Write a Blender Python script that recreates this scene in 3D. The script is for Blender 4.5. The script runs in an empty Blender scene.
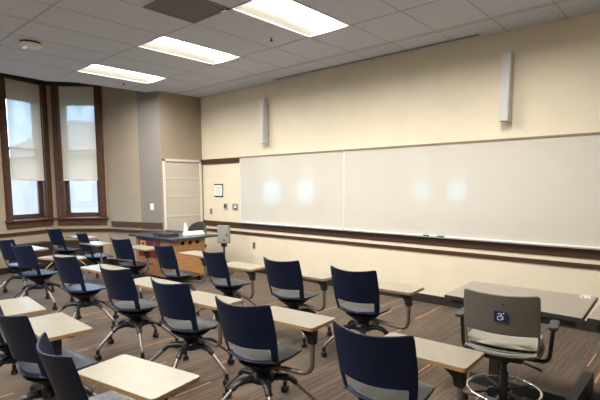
import bpy, bmesh, math, random
from mathutils import Vector, Matrix
random.seed(7)
SC = bpy.context.scene
COL = SC.collection
PI = math.pi

# ---------------------------------------------------------------- materials
def nt(name):
    m = bpy.data.materials.new(name); m.use_nodes = True
    n = m.node_tree; n.nodes.clear()
    out = n.nodes.new('ShaderNodeOutputMaterial')
    return m, n, out
def N(n, typ, **kw):
    x = n.nodes.new(typ)
    for k, v in kw.items(): setattr(x, k, v)
    return x
def mth(n, op, a, b=None, c=None):
    x = N(n, 'ShaderNodeMath', operation=op)
    for i, v in enumerate((a, b, c)):
        if v is None: continue
        if isinstance(v, (int, float)): x.inputs[i].default_value = v
        else: n.links.new(v, x.inputs[i])
    return x.outputs[0]
def rgba(c): return (c[0], c[1], c[2], 1)
def pbr(name, col, rough=.5, metal=0, noise=0, nscale=20, bump=0, bscale=200, spec=.5, coat=0, stretch=None, col2=None, sheen=0):
    m, n, out = nt(name)
    b = N(n, 'ShaderNodeBsdfPrincipled')
    b.inputs['Base Color'].default_value = rgba(col)
    b.inputs['Roughness'].default_value = rough
    b.inputs['Metallic'].default_value = metal
    b.inputs['Specular IOR Level'].default_value = spec
    b.inputs['Coat Weight'].default_value = coat
    n.links.new(b.outputs[0], out.inputs[0])
    if noise or bump or col2:
        tc = N(n, 'ShaderNodeTexCoord')
        mp = N(n, 'ShaderNodeMapping')
        if stretch: mp.inputs['Scale'].default_value = stretch
        n.links.new(tc.outputs['Object'], mp.inputs['Vector'])
        if noise or col2:
            t = N(n, 'ShaderNodeTexNoise'); t.inputs['Scale'].default_value = nscale; t.inputs['Detail'].default_value = 5
            n.links.new(mp.outputs[0], t.inputs['Vector'])
            r = N(n, 'ShaderNodeValToRGB')
            r.color_ramp.elements[0].position = .3; r.color_ramp.elements[1].position = .7
            if col2 is None:
                r.color_ramp.elements[0].color = rgba([c*(1-noise) for c in col])
                r.color_ramp.elements[1].color = rgba([min(1, c*(1+noise)) for c in col])
            else:
                r.color_ramp.elements[0].color = rgba(col); r.color_ramp.elements[1].color = rgba(col2)
            n.links.new(t.outputs['Fac'], r.inputs[0]); n.links.new(r.outputs[0], b.inputs['Base Color'])
        if bump:
            t2 = N(n, 'ShaderNodeTexNoise'); t2.inputs['Scale'].default_value = bscale
            n.links.new(mp.outputs[0], t2.inputs['Vector'])
            bp = N(n, 'ShaderNodeBump'); bp.inputs['Strength'].default_value = bump; bp.inputs['Distance'].default_value = .002
            n.links.new(t2.outputs['Fac'], bp.inputs['Height']); n.links.new(bp.outputs[0], b.inputs['Normal'])
    return m
def emit(name, col, s):
    m, n, out = nt(name)
    e = N(n, 'ShaderNodeEmission'); e.inputs[0].default_value = rgba(col); e.inputs[1].default_value = s
    n.links.new(e.outputs[0], out.inputs[0]); return m

CREAM = pbr('cream_wall_paint', (.73, .66, .515), .75, noise=.03, nscale=3, bump=.25, bscale=120)
TAUPE = pbr('taupe_wall_paint', (.40, .335, .25), .8, noise=.03, nscale=3, bump=.25, bscale=120)
TAUPE_D = pbr('grey_taupe_wall_paint', (.32, .27, .20), .8, noise=.03, nscale=3, bump=.25, bscale=120)
WOOD = pbr('dark_stained_oak', (.055, .024, .013), .42, nscale=6, stretch=(1, 1, 12), col2=(.125, .055, .027), spec=.4)
WOODH = pbr('dark_stained_rail', (.045, .021, .011), .42, nscale=6, stretch=(2, 2, 20), col2=(.085, .038, .019), spec=.4)
DARKW = pbr('very_dark_header_wood', (.02, .013, .010), .6, noise=.3, nscale=8)
CEIL = pbr('ceiling_tile_daylight_blue', (.62, .655, .76), .9, noise=.05, nscale=30, bump=.4, bscale=300)  # bluish daylight from the bay windows is put into the tile colour
GRID = pbr('ceiling_grid_shadow_grey', (.39, .41, .48), .6)  # darker than the tiles: shadow of the tile edges painted into the bars
EDGE = pbr('ceiling_edge_paint', (.72, .72, .75), .6)
WHITE = pbr('white_enamel', (.85, .84, .80), .4)
VENTM = pbr('grey_vent_paint', (.22, .21, .22), .5, noise=.05)
BOARD = pbr('whiteboard_enamel', (.60, .575, .52), .09, spec=.75, noise=.015, nscale=2)
ALU = pbr('brushed_aluminium', (.72, .71, .70), .35, metal=1)
ALUW = pbr('pale_trim', (.80, .78, .74), .4)
CORK = pbr('tan_tack_strip', (.26, .19, .13), .8, noise=.1)
SPEAK = pbr('pale_grey_speaker_paint', (.55, .55, .53), .5)
SPEAKD = pbr('speaker_side_grey', (.36, .33, .28), .55, noise=.1, nscale=300)
NAVY = pbr('navy_moulded_plastic', (.004, .011, .038), .45, spec=.32, bump=.15, bscale=500)
SEATM = pbr('seat_plastic_sheen_grey', (.030, .034, .045), .36, spec=.7, bump=.15, bscale=500)  # navy seat plastic, greyed to carry the sheen of grazing light
BLACKP = pbr('black_plastic', (.012, .012, .015), .42)
STEEL = pbr('grey_metallic_tube', (.25, .23, .21), .40, metal=.7)
TABLET = pbr('cream_laminate', (.25, .228, .178), .33, noise=.06, nscale=14, spec=.5)
TEDGE = pbr('wood_tone_tablet_edge', (.36, .22, .11), .5, noise=.15, nscale=60)
DESKT = pbr('grey_beige_laminate', (.215, .19, .15), .35, noise=.03, nscale=10)
GREYP = pbr('warm_grey_plastic', (.16, .145, .125), .45, bump=.1, bscale=500)
GREYF = pbr('light_grey_fabric', (.27, .25, .205), .9, bump=.5, bscale=400)
MATB = pbr('matt_black_steel', (.030, .029, .030), .5)
CHROME = pbr('chrome', (.85, .84, .82), .12, metal=1)
OAK = pbr('oak_veneer', (.34, .165, .062), .5, nscale=5, stretch=(1, 1, 10), col2=(.46, .24, .10))
DTOP = pbr('dark_speckled_laminate', (.035, .04, .055), .25, noise=.2, nscale=150)
MAROON = pbr('maroon_panel', (.20, .016, .035), .5)
GOLD = pbr('gold_print', (.85, .50, .10), .5)
BLUE = pbr('blue_sticker', (.012, .03, .16), .4)
WPRINT = pbr('white_print', (.85, .87, .90), .5)
LGREY = pbr('light_grey_enamel', (.27, .285, .275), .4)
DOORW = pbr('pale_grey_panel_paint', (.52, .48, .41), .5)
DOORF = pbr('off_white_door_frame', (.70, .665, .59), .5)
PAPER = pbr('white_paper', (.82, .82, .80), .8)
RED = pbr('red_print', (.45, .03, .02), .5)
RADI = pbr('brown_convector_enamel', (.040, .026, .018), .5)
SILV = pbr('stainless_plate', (.45, .43, .40), .35, metal=.6)
BRICKX = pbr('tan_stucco', (.30, .20, .15), .9, noise=.1, nscale=1)
ROOFX = pbr('pale_roof', (.34, .27, .24), .9, noise=.1)
LENS = emit('lamp_lens_light', (1, .95, .87), 8)

def glass_mat():
    m, n, out = nt('window_glass')
    t = N(n, 'ShaderNodeBsdfTransparent'); t.inputs[0].default_value = (.90, .96, .97, 1)
    g = N(n, 'ShaderNodeBsdfGlossy'); g.inputs['Roughness'].default_value = .03
    mx = N(n, 'ShaderNodeMixShader'); mx.inputs[0].default_value = .06
    n.links.new(t.outputs[0], mx.inputs[1]); n.links.new(g.outputs[0], mx.inputs[2]); n.links.new(mx.outputs[0], out.inputs[0])
    return m
GLASS = glass_mat()
def shade_mat():
    m, n, out = nt('cream_roller_shade_fabric')
    d = N(n, 'ShaderNodeBsdfDiffuse'); d.inputs[0].default_value = (.74, .66, .56, 1)
    tl = N(n, 'ShaderNodeBsdfTranslucent'); tl.inputs[0].default_value = (.85, .62, .42, 1)
    tr = N(n, 'ShaderNodeBsdfTransparent'); tr.inputs[0].default_value = (1, .98, .96, 1)
    a = N(n, 'ShaderNodeMixShader'); a.inputs[0].default_value = .15
    b = N(n, 'ShaderNodeMixShader')
    tc = N(n, 'ShaderNodeTexCoord'); w = N(n, 'ShaderNodeTexNoise'); w.inputs['Scale'].default_value = 250
    n.links.new(tc.outputs['Object'], w.inputs['Vector'])
    n.links.new(mth(n, 'MULTIPLY_ADD', w.outputs['Fac'], .05, .065), b.inputs[0])
    n.links.new(d.outputs[0], a.inputs[1]); n.links.new(tl.outputs[0], a.inputs[2])
    n.links.new(a.outputs[0], b.inputs[1]); n.links.new(tr.outputs[0], b.inputs[2]); n.links.new(b.outputs[0], out.inputs[0])
    return m
SHADE = shade_mat()

def carpet_mat():
    m, n, out = nt('striped_carpet')
    b = N(n, 'ShaderNodeBsdfPrincipled'); b.inputs['Roughness'].default_value = .85
    b.inputs['Specular IOR Level'].default_value = .25
    b.inputs['Sheen Weight'].default_value = .15
    n.links.new(b.outputs[0], out.inputs[0])
    tc = N(n, 'ShaderNodeTexCoord'); sp = N(n, 'ShaderNodeSeparateXYZ'); n.links.new(tc.outputs['Object'], sp.inputs[0])
    X, Y = sp.outputs[0], sp.outputs[1]
    def wn(a, b_):
        c = N(n, 'ShaderNodeCombineXYZ')
        n.links.new(a, c.inputs[0])
        if b_ is not None: n.links.new(b_, c.inputs[1])
        w = N(n, 'ShaderNodeTexWhiteNoise', noise_dimensions='2D'); n.links.new(c.outputs[0], w.inputs[0]); return w.outputs['Value']
    plank = mth(n, 'FLOOR', mth(n, 'DIVIDE', X, .25))
    poff = wn(plank, None)
    prow = mth(n, 'FLOOR', mth(n, 'ADD', mth(n, 'DIVIDE', Y, 1.0), poff))
    ptone = wn(plank, prow)
    st = mth(n, 'FLOOR', mth(n, 'DIVIDE', X, .0125))
    soff = wn(st, prow)
    srow = mth(n, 'FLOOR', mth(n, 'ADD', mth(n, 'DIVIDE', Y, .5), soff))
    stone = wn(mth(n, 'ADD', st, .37), srow)
    hi = mth(n, 'GREATER_THAN', wn(mth(n, 'ADD', st, 9.1), srow), .990)
    fine = N(n, 'ShaderNodeTexNoise'); fine.inputs['Scale'].default_value = 1
    mp = N(n, 'ShaderNodeMapping'); mp.inputs['Scale'].default_value = (260, 40, 1)
    n.links.new(tc.outputs['Object'], mp.inputs[0]); n.links.new(mp.outputs[0], fine.inputs['Vector'])
    v = mth(n, 'ADD', mth(n, 'MULTIPLY', stone, .6), mth(n, 'MULTIPLY', ptone, .22))
    v = mth(n, 'ADD', v, mth(n, 'MULTIPLY', fine.outputs['Fac'], .3))
    r = N(n, 'ShaderNodeValToRGB')
    r.color_ramp.elements[0].position = .1; r.color_ramp.elements[0].color = (.023, .016, .011, 1)
    r.color_ramp.elements[1].position = 1.0; r.color_ramp.elements[1].color = (.120, .079, .050, 1)
    n.links.new(v, r.inputs[0])
    mx = N(n, 'ShaderNodeMix', data_type='RGBA'); n.links.new(hi, mx.inputs[0]); n.links.new(r.outputs[0], mx.inputs[6])
    mx.inputs[7].default_value = (.42, .20, .09, 1)
    n.links.new(mx.outputs[2], b.inputs['Base Color'])
    bp = N(n, 'ShaderNodeBump'); bp.inputs['Strength'].default_value = .5; bp.inputs['Distance'].default_value = .003
    n.links.new(v, bp.inputs['Height']); n.links.new(bp.outputs[0], b.inputs['Normal'])
    return m
CARPET = carpet_mat()

# ---------------------------------------------------------------- mesh helpers
def link(name, bm, mats, parent=None, smooth=False, bevel=0, bseg=2, ang=40):
    me = bpy.data.meshes.new(name)
    bmesh.ops.recalc_face_normals(bm, faces=bm.faces[:])
    bm.to_mesh(me); bm.free()
    for m in (mats if isinstance(mats, (list, tuple)) else [mats]): me.materials.append(m)
    o = bpy.data.objects.new(name, me); COL.objects.link(o)
    if parent: o.parent = parent
    if smooth:
        me.polygons.foreach_set('use_smooth', [True]*len(me.polygons))
        try: me.set_sharp_from_angle(angle=math.radians(ang))
        except Exception: pass
    if bevel:
        md = o.modifiers.new('Bevel', 'BEVEL'); md.width = bevel; md.segments = bseg; md.limit_method = 'ANGLE'
    return o
def box(bm, x0, x1, y0, y1, z0, z1, M=None, mi=0):
    vs = [bm.verts.new((x, y, z)) for z in (z0, z1) for y in (y0, y1) for x in (x0, x1)]
    if M is not None:
        for v in vs: v.co = M @ v.co
    for f in ((0, 2, 3, 1), (4, 5, 7, 6), (0, 1, 5, 4), (2, 6, 7, 3), (1, 3, 7, 5), (0, 4, 6, 2)):
        bm.faces.new([vs[i] for i in f]).material_index = mi
    return vs
def B(*a, **k):
    bm = bmesh.new(); box(bm, *a, **k); return bm
def prism(bm, pts, z0, z1, M=None, mi=0, mi_side=None):
    lo = [bm.verts.new((p[0], p[1], z0)) for p in pts]; hi = [bm.verts.new((p[0], p[1], z1)) for p in pts]
    if M is not None:
        for v in lo+hi: v.co = M @ v.co
    n = len(pts)
    bm.faces.new(hi).material_index = mi; bm.faces.new(lo[::-1]).material_index = mi
    for i in range(n):
        bm.faces.new((lo[i], lo[(i+1) % n], hi[(i+1) % n], hi[i])).material_index = mi if mi_side is None else mi_side
def tube(bm, pts, rads, seg=12, M=None, flat=1.0, cap=True):
    pts = [Vector(p) for p in pts]
    if not isinstance(rads, (list, tuple)): rads = [rads]*len(pts)
    rings = []; up = None
    for i, p in enumerate(pts):
        t = (pts[min(i+1, len(pts)-1)] - pts[max(i-1, 0)]).normalized()
        if up is None:
            up = Vector((0, 0, 1)) if abs(t.z) < .9 else Vector((1, 0, 0))
        s = t.cross(up).normalized(); up = s.cross(t).normalized()
        ring = []
        for k in range(seg):
            a = 2*PI*k/seg
            v = p + s*(math.cos(a)*rads[i]) + up*(math.sin(a)*rads[i]*flat)
            ring.append(bm.verts.new(M @ v if M is not None else v))
        rings.append(ring)
    for a, b in zip(rings, rings[1:]):
        for k in range(seg): bm.faces.new((a[k], a[(k+1) % seg], b[(k+1) % seg], b[k]))
    if cap: bm.faces.new(rings[0][::-1]); bm.faces.new(rings[-1])
def smooth_path(pts, n=6):
    P = [Vector(p) for p in pts]; out = []
    for i in range(len(P)-1):
        p0 = P[max(i-1, 0)]; p1 = P[i]; p2 = P[i+1]; p3 = P[min(i+2, len(P)-1)]
        for k in range(n):
            t = k/n
            out.append(.5*((2*p1)+(p2-p0)*t+(2*p0-5*p1+4*p2-p3)*t*t+(3*p1-p0-3*p2+p3)*t**3))
    out.append(P[-1]); return out
def bend_path(pts, r=.05, n=5):
    """polyline with rounded corners"""
    P = [Vector(p) for p in pts]; out = [P[0]]
    for i in range(1, len(P)-1):
        a = (P[i-1]-P[i]); b = (P[i+1]-P[i]); q = min(r, a.length*.45, b.length*.45)
        A = P[i]+a.normalized()*q; Bp = P[i]+b.normalized()*q
        for k in range(n+1):
            t = k/n; out.append((1-t)**2*A + 2*t*(1-t)*P[i] + t*t*Bp)
    out.append(P[-1]); return out
def lathe(bm, prof, seg=24, M=None, cap=True):
    rings = []
    for r, z in prof:
        ring = [bm.verts.new((r*math.cos(2*PI*k/seg), r*math.sin(2*PI*k/seg), z)) for k in range(seg)]
        if M is not None:
            for v in ring: v.co = M @ v.co
        rings.append(ring)
    for a, b in zip(rings, rings[1:]):
        for k in range(seg): bm.faces.new((a[k], a[(k+1) % seg], b[(k+1) % seg], b[k]))
    if cap: bm.faces.new(rings[0][::-1]); bm.faces.new(rings[-1])
def rrect(w, d, r, n=5, cx=0, cy=0):
    out = []
    for sx, sy, a0 in ((1, 1, 0), (-1, 1, PI/2), (-1, -1, PI), (1, -1, 1.5*PI)):
        for k in range(n+1):
            a = a0+PI/2*k/n; out.append((cx+sx*(w/2-r)+r*math.cos(a), cy+sy*(d/2-r)+r*math.sin(a)))
    return out
def empty(name, loc=(0, 0, 0), rz=0, label=None, cat=None, group=None):
    o = bpy.data.objects.new(name, None); COL.objects.link(o); o.location = loc; o.rotation_euler = (0, 0, rz)
    o.empty_display_size = .1
    tag(o, label, cat, group); return o
def tag(o, label=None, cat=None, group=None, kind=None):
    if label: o['label'] = label
    if cat: o['category'] = cat
    if group: o['group'] = group
    if kind: o['kind'] = kind
    return o
def struct(name, bm, mats, parent=None, label=None, **k):
    o = link(name, bm, mats, parent, **k)
    if parent is None: o['kind'] = 'structure'
    if label: o['label'] = label
    return o

# ---------------------------------------------------------------- key sizes
LAMP_W = 36
WY = 5.75            # whiteboard wall
CH = 3.37            # main ceiling
HC = 3.86            # raised ceiling over the window bay
RX, BY = 2.6, -3.2   # east and back wall
V = [(-8.3, -.2), (-8.85, .45), (-9.3, 1.45), (-9.62, 2.5), (-9.98, 3.6), (-9.2, 4.4), (-8.27, 4.62), (-7.8, 4.8)]

# ---------------------------------------------------------------- room shell
fl = [(RX, BY), (RX, WY), (-7.8, WY)] + V[::-1] + [(-8.3, BY)]
bm = bmesh.new(); prism(bm, fl, -.12, 0); struct('floor', bm, CARPET, label='brown carpet striped in taupe with orange dashes')
# front wall
bm = bmesh.new(); box(bm, -7.8, RX+.15, WY, WY+.15, -.12, HC+.1); struct('wall_front', bm, CREAM, label='cream wall carrying the whiteboards')
bm = bmesh.new(); box(bm, RX, RX+.15, BY, WY, -.12, HC+.1); struct('wall_right', bm, CREAM)
# short wall at the corner (closet)
bm = bmesh.new(); box(bm, -7.95, -7.8, 4.8, WY+.15, -.12, HC+.1); struct('wall_closet', bm, TAUPE_D, label='taupe wall above the closet panel')

def facet(a, b):
    """local frame of a wall facet: x along, y outward from the room, z up"""
    a = Vector((a[0], a[1], 0)); b = Vector((b[0], b[1], 0)); t = (b-a).normalized()
    n = Vector((-t.y, t.x, 0))       # left of direction of travel = outward
    M = Matrix(((t.x, n.x, 0, a.x), (t.y, n.y, 0, a.y), (0, 0, 1, 0), (0, 0, 0, 1)))
    return M, (b-a).length
def wall_with_hole(name, M, L, holes, mat, th=.22, top=HC+.1, x0=0):
    bm = bmesh.new()
    xs = sorted(holes)
    cur = x0
    for (h0, h1, z0, z1) in xs:
        box(bm, cur, h0, 0, th, -.12, top, M); box(bm, h0, h1, 0, th, -.12, z0, M); box(bm, h0, h1, 0, th, z1, top, M); cur = h1
    box(bm, cur, L, 0, th, -.12, top, M)
    return struct(name, bm, mat)

wn_ = [0]
def window(M, c, w=.72, shaded=True, shade_z=1.745, extra='', z0=.99, z1=3.60):
    """window centred at c along the facet: casing, sill, sashes, glass; roller shade as its own thing"""
    wn_[0] += 1
    root = empty('window_%d' % wn_[0]); root['kind'] = 'structure'; root.matrix_world = M
    root['label'] = 'tall dark oak framed sash window ' + extra
    h0, h1 = c-w/2, c+w/2
    bm = bmesh.new(); cw = .125
    for s, e in ((h0-cw, h0), (h1, h1+cw)):
        box(bm, s, e, -.035, 0, z0-.03, z1)
        box(bm, s+.02, e-.02, -.048, -.035, z0-.03, z1)
    if z1 < 3.5: box(bm, h0-cw, h1+cw, -.038, 0, z1, z1+.10)
    link('window_casing', bm, WOOD, root, bevel=.004)
    bm = bmesh.new(); box(bm, h0-cw-.03, h1+cw+.03, -.075, .05, z0-.045, z0-.01); link('window_sill', bm, WOOD, root, bevel=.006)
    bm = bmesh.new(); box(bm, h0-cw, h1+cw, -.028, 0, z0-.165, z0-.045); link('window_apron', bm, WOOD, root, bevel=.004)
    # jamb reveal
    bm = bmesh.new()
    box(bm, h0, h0+.02, 0, .22, z0, z1); box(bm, h1-.02, h1, 0, .22, z0, z1)
    box(bm, h0, h1, 0, .22, z1-.02, z1); box(bm, h0, h1, 0, .22, z0-.02, z0)
    link('window_jamb', bm, WOOD, root)
    mz = 2.33; f = .085
    for nm, a, b, y in (('upper_sash', mz-.025, z1-.02, .14), ('lower_sash', z0, mz+.025, .10)):
        bm = bmesh.new()
        box(bm, h0+.02, h0+f, y, y+.04, a, b); box(bm, h1-f, h1-.02, y, y+.04, a, b)
        rb = .085 if nm == 'lower_sash' else .045
        rt = .045 if nm == 'lower_sash' else (.34 if z1 > 3.5 else .20)
        box(bm, h0+f, h1-f, y, y+.04, a, a+rb); box(bm, h0+f, h1-f, y, y+.04, b-rt, b)
        s = link(nm, bm, WOOD, root, bevel=.003)
        bm = bmesh.new(); box(bm, h0+f, h1-f, y+.015, y+.021, a+rb, b-rt); link('glass', bm, GLASS, s)
    if shaded:
        rs = empty('roller_shade'); rs.matrix_world = M
        tag(rs, 'cream roller shade drawn halfway down the window ' + extra, 'roller shade', 'roller shades in the window bay')
        bm = bmesh.new(); bm.faces.new([bm.verts.new(p) for p in ((h0+.025, -.011, shade_z), (h1-.025, -.011, shade_z), (h1-.025, -.011, z1-.03), (h0+.025, -.011, z1-.03))]); link('shade_cloth', bm, SHADE, rs)
        bm = bmesh.new(); tube(bm, [(h0+.02, .015, z1-.035), (h1-.02, .015, z1-.035)], .024); link('shade_roller', bm, ALUW, rs, smooth=True)
        bm = bmesh.new(); box(bm, h0+.025, h1-.025, -.017, -.004, shade_z-.02, shade_z+.008); link('hem_bar', bm, ALUW, rs)
    return root
holes_w = [None]*7
fac_info = [  # facet idx, window centre
    (1, .56, 'further along the bay beside a corner'), (2, .56, 'in the middle stretch of the bay'),
    (3, .70, 'nearer the left edge of the view'), (4, .615, 'beside the taupe wall')]
for i in range(7):
    M, L = facet(V[i], V[i+1])
    cs = [c for (k, c, e) in fac_info if k == i]
    hs = [(c-.36, c+.36, .99, 3.60) for c in cs]
    nm = 'wall_bay' if i < 6 else 'wall_return'
    mat = TAUPE if i in (5, ) else (TAUPE_D if i == 6 else TAUPE)
    if i == 6: mat = pbr('grey_wall_paint', (.235, .215, .195), .8, noise=.03, nscale=3, bump=.25, bscale=120)
    wall_with_hole(nm, M, L, hs, mat)
for (k, c, e) in fac_info:
    M, L = facet(V[k], V[k+1]); window(M, c, extra=e)
# straight left wall and back wall
M, L = facet((-8.3, BY), V[0]); wall_with_hole('wall_left', M, L, [], TAUPE)
M, L = facet((RX+.15, BY), (-8.52, BY))
cw_ = [RX+.15+6.25, RX+.15+7.55]
wall_with_hole('wall_back', M, L, [(c-.40, c+.40, .99, 3.30) for c in cw_], CREAM)
for c in cw_: window(M, c, w=.80, shaded=True, extra='added out of view in the back wall', z1=3.30)  # unseen windows, added to supply daylight and whiteboard reflections

# rails, aprons and baseboards: front wall
def strip(name, M, x0, x1, z0, z1, d, mat, **k):
    bm = bmesh.new(); box(bm, x0, x1, -d, 0, z0, z1, M); return struct(name, bm, mat, bevel=.004, **k)
Mf, Lf = facet((-7.8, WY), (RX, WY))
strip('trim_1', Mf, 0, Lf, .797, .905, .014, WOODH, label='wide dark wood rail directly under the whiteboards')
strip('trim_2', Mf, 0, Lf, .690, .742, .018, WOODH, label='narrow dark wood rail on the cream wall')
strip('trim_3', Mf, 0, 1.19, 2.035, 2.135, .022, WOODH, label='dark wood strip beside the whiteboard top')
strip('baseboard_front', Mf, 0, Lf, 0, .115, .015, DARKW)
# bay rails
bt = bmesh.new(); bb = bmesh.new()
for i in range(7):
    M, L = facet(V[i], V[i+1])
    box(bt, -.005, L+.005, -.028, 0, .690, .748, M); box(bb, -.005, L+.005, -.014, 0, 0, .115, M)
struct('trim_4', bt, WOODH, label='narrow dark chair rail around the window bay'); struct('baseboard_bay', bb, DARKW)
M5, L5 = facet(V[5], V[6]); M6, L6 = facet(V[6], V[7])
bm = bmesh.new(); box(bm, .12, L5+.005, -.022, 0, .80, .905, M5); box(bm, 0, L6, -.022, 0, .80, .905, M6)
struct('trim_5', bm, WOOD, bevel=.003, label='wide dark wood board on the taupe wall right of the windows')
# dark header above the bay windows
bm = bmesh.new()
for i in range(1, 5):
    M, L = facet(V[i], V[i+1]); box(bm, 0, L, -.06, 0, 3.60, HC, M)
struct('trim_6', bm, DARKW, label='very dark wood header above the bay windows')

# ---------------------------------------------------------------- ceiling
XE = [(-8.15, BY), (-8.12, 1.0), (-8.28, 2.3), (-8.37, 3.08), (-8.12, 3.45), (-8.05, 4.3), (-8.02, 4.72), (-7.8, 4.8)]
cp = [(RX, BY), (RX, WY), (-7.8, WY)] + XE[::-1]
holes = []
LX = [-7.08, -5.235, -3.425, -1.58]; LY0, LY1 = 3.125, 4.345
gx0 = -1.26
# tile field, built as a grid of cells so the troffer openings are real
xs = sorted({round(gx0 + .6127*k, 4) for k in range(-12, 7)})
xs = [x for x in xs if -8.5 < x < RX] + [RX]
ys = [BY, -1.755, -.535, .685, 1.905, 3.125, 4.345, 5.16, WY]
def lightcell(cx, y0): return any(abs(cx-(l))<.32 for l in LX) and abs(y0-LY0) < .02
def lightcell2(cx, y0): return any(abs(cx-(l))<.32 for l in LX) and (abs(y0-(-.535)) < .02)
bm = bmesh.new(); cells = []
xall = [-8.37] + xs
for i in range(len(xall)-1):
    for j in range(len(ys)-1):
        x0, x1, y0, y1 = xall[i], xall[i+1], ys[j], ys[j+1]
        cx = (x0+x1)/2
        if lightcell(cx, y0) or lightcell2(cx, y0): cells.append((x0, x1, y0, y1)); continue
        if x0 < -7.81:
            continue
        box(bm, x0, x1, y0, y1, CH, CH+.02)
# strip along the bay
poly = [(x, y) for (x, y) in XE]
xl = [x for x in xs if x > -7.81][0]
prism(bm, [(xl, BY)] + [(xl, 4.8)] + [(-7.8, 4.8)] + XE[::-1][1:], CH, CH+.02)
if xl > -7.8: box(bm, -7.8, xl, 4.8, WY, CH, CH+.02)
struct('ceiling', bm, CEIL, label='pale grey suspended tile ceiling')
bm = bmesh.new()
for x in xs[:-1]:
    if x > -7.8:
        box(bm, x-.006, x+.006, BY, WY, CH-.002, CH+.004)
for y in ys[1:-1]:
    xa = -8.0 if y < 4.8 else -7.8
    box(bm, xa, RX, y-.007, y+.007, CH-.0025, CH+.004)
box(bm, -7.8, RX, 5.20, 5.215, CH-.0025, CH+.004)
struct('ceiling_trim', bm, GRID, label='thin ceiling grid lines')
bm = bmesh.new()
for a, b in zip(XE[:-1], XE[1:]):
    M, L = facet(a, b); box(bm, 0, L, -.012, .012, CH-.012, CH+.07, M)
struct('trim_7', bm, EDGE, label='white edge strip of the dropped ceiling along the bay')
bm = bmesh.new(); prism(bm, [(-6.2, BY), (-6.2, WY)] + [(-8.2, WY)] + [(-10.3, 4.6), (-10.3, BY)], HC, HC+.05)
struct('ceiling_bay', bm, pbr('bay_ceiling_paint', (.30, .27, .25), .9), label='raised ceiling over the window bay')
bm = bmesh.new(); box(bm, -8.2, RX+.15, BY-.1, WY+.15, HC+.1, HC+.14); struct('roof', bm, MATB)

for (x0, x1, y0, y1) in cells:
    front = y0 > 2
    cx = (x0+x1)/2
    k = round((cx+7.08)/1.84)
    names = {0: 'nearest the window bay', 1: 'middle one above the chair rows', 2: 'cut by the top edge beside the grey vent', 3: 'above the desk side'}
    t = empty('ceiling_light', (cx, (y0+y1)/2, CH), label='rectangular recessed fluorescent ceiling light, ' + (names.get(k, '') if front else 'second row behind the view'), cat='ceiling light', group='recessed ceiling lights')
    w, l = x1-x0, y1-y0
    bm = bmesh.new()
    for a in ((-w/2, -w/2+.018, -l/2, l/2), (w/2-.018, w/2, -l/2, l/2), (-w/2, w/2, -l/2, -l/2+.018), (-w/2, w/2, l/2-.018, l/2)):
        box(bm, *a, -.005, .012)
    link('frame', bm, WHITE, t)
    bm = bmesh.new()   # housing: sloped white reflectors round a flat back
    q = [[(-w/2+.012, -l/2+.012), (w/2-.012, -l/2+.012), (w/2-.012, l/2-.012), (-w/2+.012, l/2-.012)], [(-.15, -l/2+.02), (.15, -l/2+.02), (.15, l/2-.02), (-.15, l/2-.02)]]
    A = [bm.verts.new((p[0], p[1], .0)) for p in q[0]]; Bv = [bm.verts.new((p[0], p[1], .075)) for p in q[1]]
    for i in range(4): bm.faces.new((A[i], A[(i+1) % 4], Bv[(i+1) % 4], Bv[i]))
    bm.faces.new(Bv)
    link('reflector', bm, WHITE, t)
    bm = bmesh.new(); ring = []
    for yy in (-l/2+.03, l/2-.03):
        ring.append([bm.verts.new((.14*math.cos(a), yy, .073-.030*math.sin(a))) for a in [PI*i/10 for i in range(11)]])
    for i in range(10): bm.faces.new((ring[0][i], ring[0][i+1], ring[1][i+1], ring[1][i]))
    bm.faces.new(ring[0]); bm.faces.new(ring[1][::-1])
    link('lamp_lens', bm, LENS, t, smooth=True, ang=60)
    ld = bpy.data.lights.new('lamp_tube_light', 'AREA'); ld.shape = 'RECTANGLE'; ld.size = .27; ld.size_y = l-.08; ld.energy = LAMP_W; ld.color = (1, .955, .88); ld.spread = math.radians(165)
    lo_ = bpy.data.objects.new('lamp_tube_light', ld); COL.objects.link(lo_); lo_.parent = t; lo_.location = (0, 0, .038)

# vent, sprinklers, detector, slot diffuser
vt = empty('air_vent', (-4.005, 2.815, CH), label='square grey air return vent beside the ceiling light at the top', cat='air vent')
bm = bmesh.new()
for a in ((-.3, -.275, -.3, .3), (.275, .3, -.3, .3), (-.3, .3, -.3, -.275), (-.3, .3, .275, .3)): box(bm, *a, -.014, -.001)
link('frame', bm, VENTM, vt)
bm = bmesh.new(); box(bm, -.275, .275, -.275, .275, -.004, -.001)
for k in range(22):
    box(bm, -.275, .275, -.265+k*.0252, -.265+k*.0252+.014, -.010, -.004)
link('grille', bm, VENTM, vt)
bm = bmesh.new(); box(bm, .20, .27, .262, .285, -.022, -.010); link('latch', bm, ALU, vt)
for (x, y, w) in ((-4.06, 4.05, 'near the grid line between the lights and the whiteboard'), (-7.62, 4.03, 'beside the far ceiling light')):
    s = empty('ceiling_sprinkler', (x, y, CH), label='tiny dark ceiling sprinkler head ' + w, cat='sprinkler', group='ceiling sprinklers')
    bm = bmesh.new(); lathe(bm, [(.035, -.001), (.035, -.006), (.018, -.012)]); link('escutcheon', bm, ALU, s, smooth=True)
    bm = bmesh.new(); lathe(bm, [(.010, -.012), (.010, -.035), (.022, -.037), (.022, -.040)]); link('nozzle', bm, MATB, s, smooth=True)
s = empty('ceiling_speaker', (-6.36, 2.17, CH), label='round white device mounted on the ceiling above the chair rows', cat='smoke detector')
s.name = 'smoke_detector'
bm = bmesh.new(); lathe(bm, [(.115, -.001), (.115, -.018), (.10, -.02)]); link('base', bm, MATB, s, smooth=True)
bm = bmesh.new(); lathe(bm, [(.10, -.02), (.125, -.024), (.125, -.045), (.095, -.062), (.03, -.066)]); link('housing', bm, WHITE, s, smooth=True)
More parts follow.
